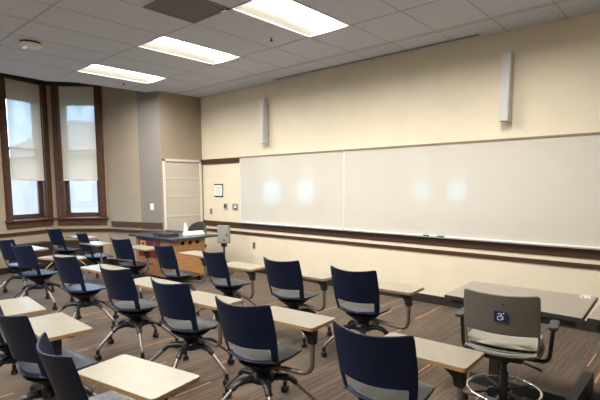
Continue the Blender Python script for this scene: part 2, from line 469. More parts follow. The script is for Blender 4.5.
bm = bmesh.new(); box(bm, .0, .05, -.09, -.04, -.072, -.055); link('sensor_lens', bm, CHROME, s)
bm = bmesh.new(); box(bm, -.07, -.02, -.085, -.035, -.072, -.055); link('strobe', bm, CHROME, s)
sd = empty('slot_diffuser', (0, 0, CH), label='long dark linear slot diffuser in the ceiling along the whiteboard wall', cat='slot diffuser')
bm = bmesh.new(); box(bm, -5.55, -2.18, 5.60, 5.64, -.004, .0); link('slot', bm, MATB, sd)
bm = bmesh.new(); box(bm, -5.58, -2.15, 5.585, 5.60, -.008, 0); box(bm, -5.58, -2.15, 5.64, 5.655, -.008, 0); link('frame', bm, GRID, sd)

# ---------------------------------------------------------------- closet door panel
dr = empty('door_1', (-7.8, 0, 0)); dr['kind'] = 'structure'; dr['label'] = 'pale grey closet panel with three horizontal seams'
bm = bmesh.new()
box(bm, 0, .035, 4.83, 4.875, 0, 2.12); box(bm, 0, .035, 5.665, 5.71, 0, 2.12); box(bm, 0, .035, 4.83, 5.71, 2.075, 2.12)
link('door_frame', bm, DOORF, dr, bevel=.004)
zz = [0, .62, 1.02, 1.40, 1.755, 2.075]
for a, b in zip(zz, zz[1:]):
    bm = bmesh.new(); box(bm, .0, .018, 4.875, 5.665, a+.006, b-.010); link('door_panel', bm, DOORW, dr, bevel=.003)
bm = bmesh.new()
for a in zz[1:-1]: box(bm, 0, .024, 4.875, 5.665, a-.010, a+.006)
link('seam_strips', bm, DOORF, dr)

# ---------------------------------------------------------------- whiteboards
def whiteboard(x0, x1, label):
    t = empty('whiteboard', (x0, WY, 0), label=label, cat='whiteboard', group='whiteboards on the cream wall')
    L = x1-x0
    bm = bmesh.new(); box(bm, .006, L-.006, -.020, 0, .93, 2.125); link('writing_surface', bm, BOARD, t)
    bm = bmesh.new(); box(bm, 0, .010, -.026, 0, .915, 2.14); box(bm, L-.010, L, -.026, 0, .915, 2.14); box(bm, 0, L, -.026, 0, .915, .935)
    link('frame', bm, ALUW, t)
    bm = bmesh.new(); box(bm, 0, L, -.030, 0, 2.118, 2.142); link('tack_strip', bm, CORK, t)
    bm = bmesh.new(); box(bm, 0, L, -.062, 0, .905, .915); box(bm, 0, L, -.062, -.056, .915, .922); link('marker_tray', bm, ALU, t)
whiteboard(-6.61, -4.205, 'whiteboard between the cream notice area and the board seam')
whiteboard(-4.20, .60, 'long whiteboard right of the seam, above the desk')
for (x, lab) in ((-2.82, 'first'), (-2.74, 'second'), (-2.62, 'third')):
    bm = bmesh.new(); M = Matrix.Translation((x, WY-.040, .927)) @ Matrix.Rotation(PI/2, 4, 'Y') @ Matrix.Rotation(.15 if lab == 'first' else -.1, 4, 'X')
    lathe(bm, [(.009, -.045), (.009, .02), (.010, .021), (.010, .045)], 12, M)
    tag(link('marker', bm, {'first': MATB, 'second': WPRINT, 'third': MATB}[lab], None, smooth=True),
        {'first': 'black whiteboard marker at the bay end of the tray group', 'second': 'white whiteboard marker between the two black ones', 'third': 'black whiteboard marker lying apart on the tray'}[lab], 'marker', 'markers on the whiteboard tray')

# ---------------------------------------------------------------- wall things
def column_speaker(x, label):
    t = empty('column_speaker', (x, WY, 2.33), label=label, cat='speaker', group='column speakers')
    bm = bmesh.new()
    prof = [(-.03, 0), (-.155, 0), (-.165, .20), (-.13, .78), (-.03, .78)]   # side profile y,z
    for x0, x1, mi in ((-.052, .052, 0),):
        a = [bm.verts.new((x0, y, z)) for y, z in prof]; b = [bm.verts.new((x1, y, z)) for y, z in prof]
        for i in range(len(prof)): bm.faces.new((a[i], a[(i+1) % 5], b[(i+1) % 5], b[i]))
        bm.faces.new(a); bm.faces.new(b[::-1])
    link('cabinet', bm, SPEAK, t, bevel=.008)
    bm = bmesh.new()
    a = [(-.042, -.157, .01), (.042, -.157, .01), (.042, -.168, .20), (-.042, -.168, .20), (.042, -.133, .76), (-.042, -.133, .76)]
    v = [bm.verts.new(p) for p in a]; bm.faces.new((v[0], v[1], v[2], v[3])); bm.faces.new((v[3], v[2], v[4], v[5]))
    g = link('grille', bm, pbr('speaker_grille_cloth', (.55, .55, .54), .6, noise=.1, nscale=400), t)
    sm = g.modifiers.new('s', 'SOLIDIFY'); sm.thickness = .004
    bm = bmesh.new()
    for z in (.12, .62): box(bm, -.03, .03, -.035, 0, z, z+.06)
    link('wall_bracket', bm, MATB, t)
column_speaker(-1.84, 'slim grey column speaker on the cream wall above the long whiteboard')
column_speaker(-5.89, 'slim grey column speaker above the whiteboard nearer the closet corner')

def plate(x, z, w, h, name, label, cat, mat, extra=None, wall='front', group=None):
    if wall == 'front': t = empty(name, (x, WY, z), 0, label, cat, group)
    else:
        t = empty(name, label=label, cat=cat, group=group); t.matrix_world = wall @ Matrix.Translation((x, 0, z))
    bm = bmesh.new(); box(bm, -w/2, w/2, -.008, 0, -h/2, h/2); link('plate', bm, mat, t, bevel=.002)
    if extra: extra(t)
    return t
def outlet(t):
    for z in (-.025, .025):
        bm = bmesh.new(); M = Matrix.Translation((0, -.008, z)) @ Matrix.Rotation(PI/2, 4, 'X'); lathe(bm, [(.017, 0), (.017, .003)], 16, M); link('socket', bm, MATB, t)
def rocker(t):
    bm = bmesh.new(); box(bm, -.017, .017, -.014, -.008, -.034, .034); link('rocker', bm, PAPER, t, bevel=.002)
def keypad(t):
    bm = bmesh.new(); box(bm, -.045, .01, -.013, -.008, -.02, .045); link('screen', bm, MATB, t)
    bm = bmesh.new(); box(bm, .02, .05, -.012, -.008, -.04, .045); link('button_strip', bm, SILV, t)
def screen2(t):
    bm = bmesh.new(); box(bm, -.02, .055, -.013, -.008, -.04, .04); link('screen', bm, MATB, t)
    bm = bmesh.new(); box(bm, -.01, .045, -.015, -.013, -.02, .03); link('display', bm, PAPER, t)
plate(-6.27, .50, .075, .12, 'power_outlet', 'grey power outlet low on the cream wall under the rails', 'outlet', SILV, outlet)
plate(-7.54, 1.09, .07, .12, 'power_outlet', 'small dark outlet plate on the cream panel beside the closet', 'outlet', SILV, outlet)
plate(-7.07, 1.20, .12, .13, 'wall_control', 'silver wall control plate with dark screen, under the framed notice', 'control plate', SILV, keypad)
plate(-6.79, 1.20, .16, .13, 'wall_control', 'silver wall control plate beside the whiteboard edge', 'control plate', SILV, screen2)
plate(.265, 1.21, .08, .125, 'light_switch', 'white light switch on the grey wall beside the closet panel', 'light switch', PAPER, rocker, wall=M6)
t = empty('framed_notice', (-7.275, WY, 1.515), label='small white notice with black end bars on the cream wall', cat='notice')
bm = bmesh.new(); box(bm, -.125, .125, -.010, 0, -.125, .125); link('sheet', bm, PAPER, t)
bm = bmesh.new()
for z in (-.125, .105): box(bm, -.13, .13, -.016, 0, z, z+.022)
box(bm, .115, .13, -.014, 0, -.125, .125)
link('frame', bm, MATB, t)
bm = bmesh.new()
M = Matrix.Translation((-.005, -.010, -.005)) @ Matrix.Rotation(PI/2, 4, 'X')
for k in range(20):
    a0, a1 = 2*PI*k/20, 2*PI*(k+1)/20
    q = [(r*math.cos(a), r*math.sin(a), .002) for r, a in ((.055, a0), (.055, a1), (.066, a1), (.066, a0))]
    bm.faces.new([bm.verts.new(M @ Vector(p)) for p in q])
box(bm, -.03, .03, -.0125, -.010, -.03, -.02); box(bm, -.03, .03, -.0125, -.010, -.005, .002); box(bm, -.03, .03, -.0125, -.010, .02, .026); box(bm, -.08, -.06, -.0125, -.010, .05, .07); box(bm, .05, .08, -.0125, -.010, .05, .06)
link('seal_print', bm, pbr('grey_print', (.35, .33, .40), .6), t)

# ---------------------------------------------------------------- convector along the bay
for i, e in ((3, 'under the window at the edge of the view'), (4, 'under the window beside the taupe wall'), (2, 'under the next window along the bay')):
    M, L = facet(V[i], V[i+1])
    t = empty('convector_cover'); t.matrix_world = M; tag(t, 'low dark brown convector cover ' + e, 'convector', 'convector covers under the bay windows')
    bm = bmesh.new(); box(bm, .20, L-.20, -.24, -.015, .05, .50); link('body', bm, RADI, t, bevel=.006)
    bm = bmesh.new()
    n_ = int((L-.46)/.04)
    for k in range(n_): box(bm, .23+k*.04, .23+k*.04+.02, -.247, -.24, .10, .44)
    link('front_grille', bm, pbr('convector_fin', (.065, .042, .028), .5), t)
    bm = bmesh.new(); box(bm, .19, L-.19, -.25, -.015, .50, .525); link('top', bm, RADI, t, bevel=.004)
    bm = bmesh.new(); box(bm, .22, L-.22, -.21, -.015, 0, .05); link('plinth', bm, MATB, t)

# ---------------------------------------------------------------- tablet chairs
def shell_grid(bm, fn, us, vs, hole=None):
    g = [[bm.verts.new(fn(u, v)) for u in us] for v in vs]
    for j in range(len(vs)-1):
        for i in range(len(us)-1):
            um, vm = (us[i]+us[i+1])/2, (vs[j]+vs[j+1])/2
            if hole and hole(um, vm): continue
            bm.faces.new((g[j][i], g[j][i+1], g[j+1][i+1], g[j+1][i]))
    return g
def lerp(a, b, t): return a+(b-a)*t
def interp(tab, x):
    for (x0, y0), (x1, y1) in zip(tab, tab[1:]):
        if x <= x1: t = (x-x0)/(x1-x0); t = t*t*(3-2*t) if False else t; return lerp(y0, y1, t)
    return tab[-1][1]
US = [-1, -.94, -.82, -.76, -.6, -.3, 0, .3, .6, .76, .82, .94, 1]
def back_fn(u, v):          # v 0..1 from seat level to the top
    z = .385 + .468*v
    y = interp([(0, -.02), (.05, -.12), (.14, -.188), (.36, -.213), (.5, -.225), (1, -.292)], v)
    hw = interp([(0, .13), (.05, .18), (.14, .218), (.36, .232), (.6, .239), (.92, .237), (1, .231)], v)
    c = interp([(0, .03), (.14, .085), (.3, .08), (1, .080)], v)
    z += .022*(abs(u)**2)*v - (.006 if abs(u) > .99 and v > .99 else 0) - .006*v + (.03*u*u if v < .06 else 0)
    return (u*hw, y + c*u*u, z)
def seat_fn(u, v):          # v 0 rear lip .. 1 front edge
    y = interp([(0, -.172), (.12, -.150), (1, .235)], v)
    z = interp([(0, .455), (.06, .446), (.15, .440), (.5, .436), (.85, .446), (1, .430)], v)
    hw = interp([(0, .185), (.15, .215), (.5, .228), (.85, .222), (1, .195)], v)
    z += .018*u*u*(1-.6*v)
    yy = y - (.03*u*u if v > .8 else 0) + (.06*u*u if v < .12 else 0)
    return (u*hw, yy, z)
def chair_meshes():
    D = {}
    bm = bmesh.new()
    VS = [0, .05, .10, .14, .19, .27, .32, .35, .39, .5, .65, .8, .92, .97, 1]
    shell_grid(bm, back_fn, US, VS, lambda u, v: .14 < v < .36 and abs(u) < .81)
    D['backrest'] = bm
    bm = bmesh.new(); shell_grid(bm, seat_fn, US, [0, .06, .12, .2, .35, .5, .65, .8, .9, .96, 1]); D['seat'] = bm
    bm = bmesh.new()  # under-seat pan + column + hub
    lathe(bm, [(.05, .29), (.06, .325), (.085, .345), (.13, .375), (.17, .405)], 20)
    D['seat_support'] = bm
    bm = bmesh.new()
    lathe(bm, [(.04, .235), (.080, .245), (.092, .270), (.088, .295), (.06, .312), (.05, .325)], 20)
    D['hub'] = bm
    bm = bmesh.new()  # leg along +x : black sleeve
    tube(bm, smooth_path([(.05, 0, .272), (.12, 0, .278), (.19, 0, .268), (.235, 0, .232)], 4), [.036]*4+[.031]*4+[.025]*4+[.020], 12, flat=.75)
    D['leg_sleeve'] = bm
    bm = bmesh.new()
    tube(bm, bend_path([(.19, 0, .268), (.235, 0, .232), (.368, 0, .115), (.380, 0, .07)], .04), .0140, 10)
    D['leg'] = bm
    bm = bmesh.new()  # caster: two wheels, hood and stem, at x=.335
    for s in (-1, 1):
        M = Matrix.Translation((.380, s*.016, .027)) @ Matrix.Rotation(PI/2, 4, 'X')
        lathe(bm, [(.012, -.009), (.024, -.009), (.027, -.005), (.027, .005), (.024, .009), (.012, .009)], 18, M)
    tube(bm, [(.380, 0, .03), (.380, 0, .06), (.380, 0, .10)], [.012, .018, .016], 10)
    box(bm, .360, .397, -.006, .006, .015, .05)
    D['caster'] = bm
    return D
def realise(name, bm, mat, smooth=True, solid=0, sub=0, ang=50, bev=0):
    o = link(name, bm, mat, None, smooth=smooth, ang=ang)
    if solid:
        m = o.modifiers.new('t', 'SOLIDIFY'); m.thickness = solid; m.offset = 0
    if sub:
        m = o.modifiers.new('s', 'SUBSURF'); m.levels = sub; m.render_levels = sub
    return o
D = chair_meshes()
PR = {}
PR['backrest'] = realise('backrest', D['backrest'], NAVY, solid=.013, sub=2, ang=180)
PR['seat'] = realise('seat', D['seat'], [SEATM, NAVY], solid=.016, sub=2, ang=180)
PR['seat'].modifiers['t'].material_offset = 1; PR['seat'].modifiers['t'].material_offset_rim = 1
PR['seat_support'] = realise('seat_support', D['seat_support'], BLACKP)
PR['hub'] = realise('hub', D['hub'], BLACKP)
PR['leg_sleeve'] = realise('leg_sleeve', D['leg_sleeve'], BLACKP)
PR['leg'] = realise('leg', D['leg'], STEEL)
PR['caster'] = realise('caster', D['caster'], BLACKP)
used = {}
def take(key, parent, rz=None):
    o = PR[key]
    if key in used:
        o = o.copy(); COL.objects.link(o)
    used[key] = 1
    o.parent = parent
    if rz is not None: o.rotation_euler = (0, 0, rz)
    return o

TZ = .697
def tablet_chair(x, y, deg, tab, label, base_rot=0, br=(.225, -.06), elbow=None):
    """x,y: seat axis; deg: heading (ccw from +y); tab: (world cx, cy, deg) of the writing tablet"""
    t = empty('tablet_chair', (x, y, 0), math.radians(deg), label, 'chair', 'blue tablet arm chairs')
    take('seat', t); take('backrest', t); take('seat_support', t); take('hub', t)
    for k in range(5):
        a = math.radians(base_rot + 72*k - deg)
        l = take('leg', t, a)
        take('leg_sleeve', l, 0)
        take('caster', l, 0)
    if tab:
        R = Matrix.Rotation(math.radians(deg), 4, 'Z'); Ri = R.inverted()
        tx, ty, td = tab
        lc = Ri @ Vector((tx-x, ty+.012-y, 0)); la = math.radians(td-deg)
        bm = bmesh.new()
        M = Matrix.Translation((lc.x, lc.y, 0)) @ Matrix.Rotation(la, 4, 'Z')
        prism(bm, rrect(.565, .295, .022), TZ-.022, TZ-.0015, M, mi=1, mi_side=1)
        prism(bm, rrect(.561, .291, .020), TZ-.0015, TZ, M, mi=0, mi_side=0)
        link('writing_tablet', bm, [TABLET, TEDGE], t)
        b = M @ Vector((br[0], br[1], 0)); 
        # bracket: tapered black bracket under the tablet, deep at the tube
        bm = bmesh.new()
        M2 = M
        pr = [(br[0]+.030, TZ-.023), (br[0]+.026, TZ-.135), (br[0]-.024, TZ-.135), (br[0]-.036, TZ-.085), (br[0]-.08, TZ-.050), (br[0]-.17, TZ-.023)]
        a_ = [bm.verts.new(M2 @ Vector((px, br[1]-.024, pz))) for px, pz in pr]; c_ = [bm.verts.new(M2 @ Vector((px, br[1]+.024, pz))) for px, pz in pr]
        for i in range(6): bm.faces.new((a_[i], a_[(i+1) % 6], c_[(i+1) % 6], c_[i]))
        bm.faces.new(a_); bm.faces.new(c_[::-1])
        link('tablet_bracket', bm, BLACKP, t, bevel=.006)
        bm = bmesh.new()
        st = Vector((0, 0, .365)); lo = Vector((b.x, b.y, .345))
        dirn = Vector((b.x, b.y, 0)).normalized()
        side = max(.25, Vector((b.x, b.y, 0)).length)
        # the tube leaves under the seat to the side, then bends up to the bracket
        e1 = Vector((elbow[0], elbow[1], .36)) if elbow else dirn*.06+Vector((0, 0, .365))
        tube(bm, bend_path([st, e1, lo + Vector((0, 0, 0)), Vector((b.x, b.y, TZ-.10))], .095, 7), .0165, 12)
        link('tablet_arm', bm, STEEL, t, smooth=True, ang=60)
    return t
CH_L = [
 # x, y, deg, tablet(cx,cy,deg), base_rot, label
 (-1.30, 2.24, 6, (-1.135, 2.295, 2), 20, 'largest navy tablet arm chair, closest to the grey swivel chair in the second row'),
 (-2.26, 2.18, 8, (-2.13, 2.275, 5), 38, 'navy tablet arm chair in the second row, second from the grey swivel chair'),
 (-3.19, 2.24, 5, (-3.0, 2.20, 5), 10, 'navy tablet arm chair of the second row, just beyond the largest tablet'),
 (-4.12, 2.25, 8, (-3.90, 2.25, 5), 50, 'navy tablet arm chair of the second row, fourth from the grey swivel chair'),
 (-5.27, 2.25, 8, (-5.01, 2.31, 5), 25, 'navy tablet arm chair of the second row, fifth from the grey swivel chair'),
 (-6.68, 2.26, 12, (-6.20, 2.32, 16), 5, 'navy tablet arm chair of the second row overlapping the cut-off chair'),
 (-7.60, 2.34, 10, (-7.54, 2.38, 5), 60, 'navy tablet arm chair at the far end of the second row, cut off'),
 (-2.38, 3.605, 6, (-2.12, 3.56, 4), 15, 'navy tablet arm chair of the front row nearest the grey swivel chair'),
 (-3.245, 3.575, 5, (-3.04, 3.54, 4), 40, 'navy tablet arm chair of the front row, second from the grey swivel chair'),
 (-4.24, 3.51, -6, (-3.96, 3.42, 4), 5, 'navy tablet arm chair of the front row, in front of the grey box stand'),
 (-5.20, 3.45, -2, (-5.12, 3.66, 0), 30, 'navy tablet arm chair before the three round holes of the teacher desk'),
 (-6.36, 3.45, 6, (-6.30, 3.50, 4), 55, 'navy tablet arm chair of the front row beside the maroon emblem panel'),
 (-7.62, 3.46, -6, (-7.36, 3.30, 5), 12, 'navy tablet arm chair second from the window bay in the front row'),
 (-8.86, 3.46, 8, (-8.51, 3.55, 4), 47, 'navy tablet arm chair closest to the window bay in the front row'),
 (-2.245, 1.065, -7, (-2.02, 1.06, 10), 30, 'dark navy tablet arm chair at the lower left behind the largest tablet'),
 (-3.14, 1.13, 2, (-3.19, 1.11, -2), 50, 'navy tablet arm chair at the left edge, second back row'),
 (-4.02, 1.15, 0, (-3.92, 1.105, -5), 20, 'navy tablet arm chair mostly cut off by the left edge'),
]
for (x, y, d, tb, br_, lab) in CH_L:
    tablet_chair(x, y-.045, d, tb, lab, br_)

# ---------------------------------------------------------------- grey accessible chair (drafting stool type)
def stool_chair(x, y, deg):
    t = empty('task_chair', (x, y, 0), math.radians(deg), 'grey swivel chair with arms, foot ring and blue wheelchair sticker at the desk', 'chair')
    SZ = .525
    def bfn(u, v):
        z = SZ -.06 + .452*v
        y_ = interp([(0, -.14), (.14, -.205), (.4, -.235), (1, -.30)], v); hw = interp([(0, .19), (.14, .222), (.3, .232), (.9, .231), (1, .225)], v)
        return (u*hw, y_+.06*u*u, z+.010*u*u*v - (.010 if abs(u) > .99 and v > .99 else 0))
    bm = bmesh.new(); shell_grid(bm, bfn, US, [0, .05, .1, .14, .18, .3, .38, .40, .45, .5, .65, .8, .92, .97, 1], lambda u, v: .14 < v < .40 and abs(u) < .93)
    o = link('backrest', bm, GREYP, t, smooth=True, ang=180); m = o.modifiers.new('t', 'SOLIDIFY'); m.thickness = .014; m = o.modifiers.new('s', 'SUBSURF'); m.render_levels = m.levels = 2
    def sfn(u, v):
        y_ = interp([(0, -.21), (.1, -.18), (1, .24)], v); hw = interp([(0, .20), (.15, .232), (.8, .232), (1, .20)], v)
        z = interp([(0, SZ+.0), (.1, SZ-.012), (.5, SZ-.02), (1, SZ-.03)], v)
        return (u*hw, y_+(.05*u*u if v < .1 else 0)-(.03*u*u if v > .8 else 0), z+.018*u*u)
    bm = bmesh.new(); shell_grid(bm, sfn, US, [0, .05, .1, .2, .5, .8, .95, 1]); o = link('seat', bm, GREYP, t, smooth=True, ang=180)
    m = o.modifiers.new('t', 'SOLIDIFY'); m.thickness = .03; m = o.modifiers.new('s', 'SUBSURF'); m.render_levels = m.levels = 2
    bm = bmesh.new(); shell_grid(bm, lambda u, v: (lambda p: (p[0]*.97, p[1]*.95+.0, p[2]+.030))(sfn(u, v)), US, [.04, .1, .2, .5, .8, .95, 1])
    o = link('seat_cushion', bm, GREYF, t, smooth=True, ang=180); o['label'] = 'light grey padded cushion'
    m = o.modifiers.new('t', 'SOLIDIFY'); m.thickness = .035; m = o.modifiers.new('s', 'SUBSURF'); m.render_levels = m.levels = 2
    for s in (-1, 1):
        bm = bmesh.new(); tube(bm, bend_path([(s*.10, -.02, SZ-.075), (s*.27, -.02, SZ-.075), (s*.285, -.02, SZ+.165)], .05), .0135, 10)
        a = link('armrest', bm, BLACKP, t, smooth=True)
        bm = bmesh.new(); prism(bm, rrect(.058, .21, .025, cx=s*.287, cy=.0), SZ+.160, SZ+.183); link('arm_pad', bm, pbr('arm_pad_grey', (.035, .035, .036), .55), a, bevel=.006)
    bm = bmesh.new(); box(bm, -.13, .13, -.13, .10, SZ-.085, SZ-.05); lathe(bm, [(.025, SZ-.14), (.045, SZ-.12), (.05, SZ-.08)]); link('mechanism', bm, BLACKP, t, bevel=.01)
    bm = bmesh.new(); tube(bm, [(.08, -.05, SZ-.085), (.19, -.09, SZ-.10), (.24, -.10, SZ-.11)], [.006, .006, .012]); link('height_lever', bm, BLACKP, t, smooth=True)
    bm = bmesh.new(); lathe(bm, [(.028, .06), (.028, .33), (.018, .33), (.018, SZ-.10)]); link('gas_column', bm, BLACKP, t, smooth=True)
    bm = bmesh.new()
    ring = [(.235*math.cos(2*PI*k/40), .235*math.sin(2*PI*k/40), .20) for k in range(41)]
    tube(bm, ring, .0095, 10, cap=False)
    fr = link('foot_ring', bm, CHROME, t, smooth=True); fr['label'] = 'chrome foot ring'
    bm = bmesh.new(); lathe(bm, [(.045, .17), (.045, .225)])
    for k in range(4):
        a = PI/4+PI/2*k; tube(bm, [(.03*math.cos(a), .03*math.sin(a), .195), (.23*math.cos(a), .23*math.sin(a), .20)], .008, 8)
    link('ring_spokes', bm, BLACKP, fr, smooth=True)
    bm = bmesh.new(); lathe(bm, [(.02, .0), (.035, .0), (.035, .028), (.02, .028)], 14, Matrix.Translation((-.06, -.05, .19)) @ Matrix.Rotation(PI/2, 4, 'X')); link('ring_knob', bm, BLACKP, fr, smooth=True)
    for k in range(5):
        a = math.radians(18+72*k); c, s = math.cos(a), math.sin(a); R = Matrix.Rotation(a, 4, 'Z')
        bm = bmesh.new(); tube(bm, [(.03, 0, .10), (.18, 0, .09), (.30, 0, .072)], [.026, .022, .016], 10, R, flat=.7)
        l = link('leg', bm, BLACKP, t, smooth=True)
        bm = bmesh.new()
        for q in (-1, 1): lathe(bm, [(.010, -.009), (.027, -.007), (.027, .007), (.010, .009)], 16, R @ Matrix.Translation((.30, q*.016, .0275)) @ Matrix.Rotation(PI/2, 4, 'X'))
        tube(bm, [(.30, 0, .03), (.30, 0, .075)], .011, 8, R); link('caster', bm, BLACKP, l, smooth=True)
    # sticker on the outside of the back
    st = bmesh.new()
    def on(u, v, off):   # sticker plane follows the back
        p = Vector(bfn(u, v)); return p + Vector((0, -off, 0))
    w2 = .038; cz = SZ-.06+.46*.68
    yb = bfn(0.06, .68)[1]
    slope = (.30-.235)/(.7*.435)
    Mx = Matrix.Translation((.012, yb-.011, cz)) @ Matrix.Rotation(-math.atan(slope)*-1, 4, 'X')
    box(st, -w2, w2, -.0015, 0, -w2*.93, w2*.93, Mx)
    k_ = link('accessibility_sticker', st, BLUE, t); k_['label'] = 'square blue sticker with a white wheelchair symbol'
    g = bmesh.new(); s_ = w2/.5
    def poly2(pts): g.faces.new([g.verts.new(Mx @ Vector((px*s_, -.0022, pz*s_))) for px, pz in pts])
    cxw, czw, r0, r1 = -.07, -.12, .145, .215
    for k in range(22):
        a0 = math.radians(70 + 300*k/22 - 10); a1 = math.radians(70 + 300*(k+1)/22 - 10)
        if True: poly2([(cxw+r0*math.cos(a0), czw+r0*math.sin(a0)), (cxw+r1*math.cos(a0), czw+r1*math.sin(a0)), (cxw+r1*math.cos(a1), czw+r1*math.sin(a1)), (cxw+r0*math.cos(a1), czw+r0*math.sin(a1))])
    def bar(a, b, w):
        a = Vector(a); b = Vector(b); d = (b-a).normalized(); n = Vector((-d.y, d.x))*w/2
        poly2([tuple(a+n), tuple(a-n), tuple(b-n), tuple(b+n)])
    bar((.10, .28), (-.02, .05), .09); bar((.10, .27), (-.13, .31), .07); bar((-.13, .33), (-.22, .20), .07)
    bar((-.03, .05), (.20, .02), .09); bar((.20, .05), (.14, -.20), .08); bar((.14, -.20), (.24, -.22), .06)
    poly2([(.23+.065*math.cos(2*PI*k/12), .33+.065*math.sin(2*PI*k/12)) for k in range(12)])
    link('wheelchair_symbol', g, WPRINT, k_)
    bm = bmesh.new(); lathe(bm, [(.006, 0), (.006, .003)], 10, Matrix.Translation((.03, bfn(0.1, .86)[1]-.008, SZ-.06+.46*.86)) @ Matrix.Rotation(PI/2, 4, 'X')); link('back_screw', bm, MATB, t)
    return t
stool_chair(-.985, 3.20, 8)

# ---------------------------------------------------------------- desks by the wall
def flat_desk(x0, x1, y0, y1, z, label, card=False):
    t = empty('desk', ((x0+x1)/2, (y0+y1)/2, 0), 0, label, 'desk', 'desks along the whiteboard wall')
    w, d = (x1-x0)/2, (y1-y0)/2
    bm = bmesh.new(); box(bm, -w, w, -d, d, z-.028, z); link('tabletop', bm, DESKT, t, bevel=.004)
    bm = bmesh.new(); box(bm, -w, w, -d-.001, -d+.0, z-.032, z-.002); box(bm, w-.001, w+.002, -d, d, z-.030, z-.001); link('edge_band', bm, MATB, t)
    bm = bmesh.new(); box(bm, -w+.04, w-.04, -d+.10, -d+.14, z-.095, z-.029); link('apron_rail', bm, MATB, t); bm = bmesh.new(); box(bm, -w+.04, w-.04, d-.14, d-.10, z-.095, z-.029)
    link('apron_rail', bm, MATB, t)
    for s in (-1, 1):
        bm = bmesh.new(); box(bm, s*(w-.10)-.035, s*(w-.10)+.035, -.03, .03, .08, z-.03); l = link('leg', bm, MATB, t, bevel=.006)
        bm = bmesh.new(); box(bm, s*(w-.10)-.035, s*(w-.10)+.035, -d+.02, d-.03, .012, .085); link('foot', bm, MATB, l, bevel=.008)
        bm = bmesh.new()
        for yy in (-d+.05, d-.06): lathe(bm, [(.022, 0), (.022, .014)], 12, Matrix.Translation((s*(w-.10), yy, 0)))
        link('foot_glide', bm, BLACKP, l)
    return t
dk = empty('desk', (-1.06, 3.72, 0), 0, 'grey topped desk with black steel base in front of the grey swivel chair', 'desk', 'desks along the whiteboard wall')
bm = bmesh.new(); prism(bm, [(-.46, -.30), (.49, -.35), (.46, .37), (-.49, .34)], .712, .74); link('tabletop', bm, DESKT, dk, bevel=.004)
bm = bmesh.new(); prism(bm, [(-.462, -.303), (.492, -.353), (.492, -.350), (-.46, -.300)], .708, .736); prism(bm, [(.49, -.353), (.494, -.353), (.464, .37), (.46, .37)], .710, .7385); link('edge_band', bm, MATB, dk)
bm = bmesh.new(); box(bm, -.42, .44, -.27, -.23, .65, .712); link('apron_rail', bm, MATB, dk); bm = bmesh.new(); box(bm, -.42, .44, .22, .26, .65, .712); link('apron_rail', bm, MATB, dk)
bm = bmesh.new(); box(bm, -.17, -.09, -.11, -.05, .07, .70); link('leg', bm, MATB, dk, bevel=.006)
bm = bmesh.new(); box(bm, -.32, .42, -.11, -.05, .0, .085); link('base_beam', bm, MATB, dk, bevel=.006)
bm = bmesh.new(); box(bm, .405, .475, -.30, .34, .0, .155); link('foot', bm, MATB, dk, bevel=.006)
flat_desk(-.545, .55, 3.38, 4.08, .745, 'second grey topped desk cut off by the right picture edge')
c = empty('folded_card', (-.665, 4.0, .741), .3, 'small white and red card lying at the desk corner', 'card')
bm = bmesh.new(); box(bm, -.034, .034, -.022, .022, 0, .003); box(bm, -.034, .034, .019, .022, 0, .018); link('card', bm, PAPER, c)
bm = bmesh.new(); box(bm, -.028, -.006, -.016, .014, .003, .0036); box(bm, .006, .028, -.016, .002, .003, .0036); link('red_print', bm, RED, c)

# ---------------------------------------------------------------- instructor desk
TD = empty('teacher_desk', (-6.90, 4.55, 0), 0, 'wooden teacher desk with dark top, three round holes and a maroon emblem panel', 'desk')
def L_(x, y): return x+6.90, y-4.55
bm = bmesh.new()
x0, y0 = L_(-7.64, 4.00); x1, y1 = L_(-6.29, 4.93)
prism(bm, rrect(x1-x0, y1-y0, .02, cx=(x0+x1)/2, cy=(y0+y1)/2), .735, .77); link('desktop', bm, DTOP, TD, bevel=.003)
bx0, by0 = L_(-7.52, 4.08); bx1, by1 = L_(-6.38, 4.72)
bm = bmesh.new()
box(bm, bx0, bx1, by0, by0+.02, .10, .735); box(bm, bx0, bx0+.02, by0+.02, by1, .10, .735); link('front_panel', bm, OAK, TD)
# end panel with three round holes (real openings)
bm = bmesh.new()
hy = [by0+.195, by0+.34, by0+.485]; hz = .672; hr = .035
prevy = by0+.02
def ringface(yc):
    """square cell .11 wide around a round hole, on both faces"""
    S = .055; n = 24
    for xx, flip in ((bx1, 0), (bx1-.02, 1)):
        outer = []; inner = []
        for k in range(n):
            a = 2*PI*k/n+PI/4; ca, sa = math.cos(a), math.sin(a); q = S/max(abs(ca), abs(sa))
            outer.append(bm.verts.new((xx, yc+ca*q, hz+sa*q))); inner.append(bm.verts.new((xx, yc+ca*hr, hz+sa*hr)))
        for k in range(n): bm.faces.new((outer[k], outer[(k+1) % n], inner[(k+1) % n], inner[k]))
    for k in range(n):
        a, b = 2*PI*k/n, 2*PI*(k+1)/n
        bm.faces.new([bm.verts.new(p) for p in ((bx1, yc+hr*math.cos(a), hz+hr*math.sin(a)), (bx1, yc+hr*math.cos(b), hz+hr*math.sin(b)), (bx1-.02, yc+hr*math.cos(b), hz+hr*math.sin(b)), (bx1-.02, yc+hr*math.cos(a), hz+hr*math.sin(a)))])
box(bm, bx1-.02, bx1, by0+.02, by1, .10, hz-.055); box(bm, bx1-.02, bx1, by0+.02, by1, hz+.055, .735)
for yc in hy:
    box(bm, bx1-.02, bx1, prevy, yc-.055, hz-.055, hz+.055); ringface(yc); prevy = yc+.055
box(bm, bx1-.02, bx1, prevy, by1, hz-.055, hz+.055)
link('end_panel', bm, OAK, TD)
bm = bmesh.new(); box(bm, bx0+.02, bx1-.02, by1-.02, by1, .10, .735); link('rear_panel', bm, OAK, TD)
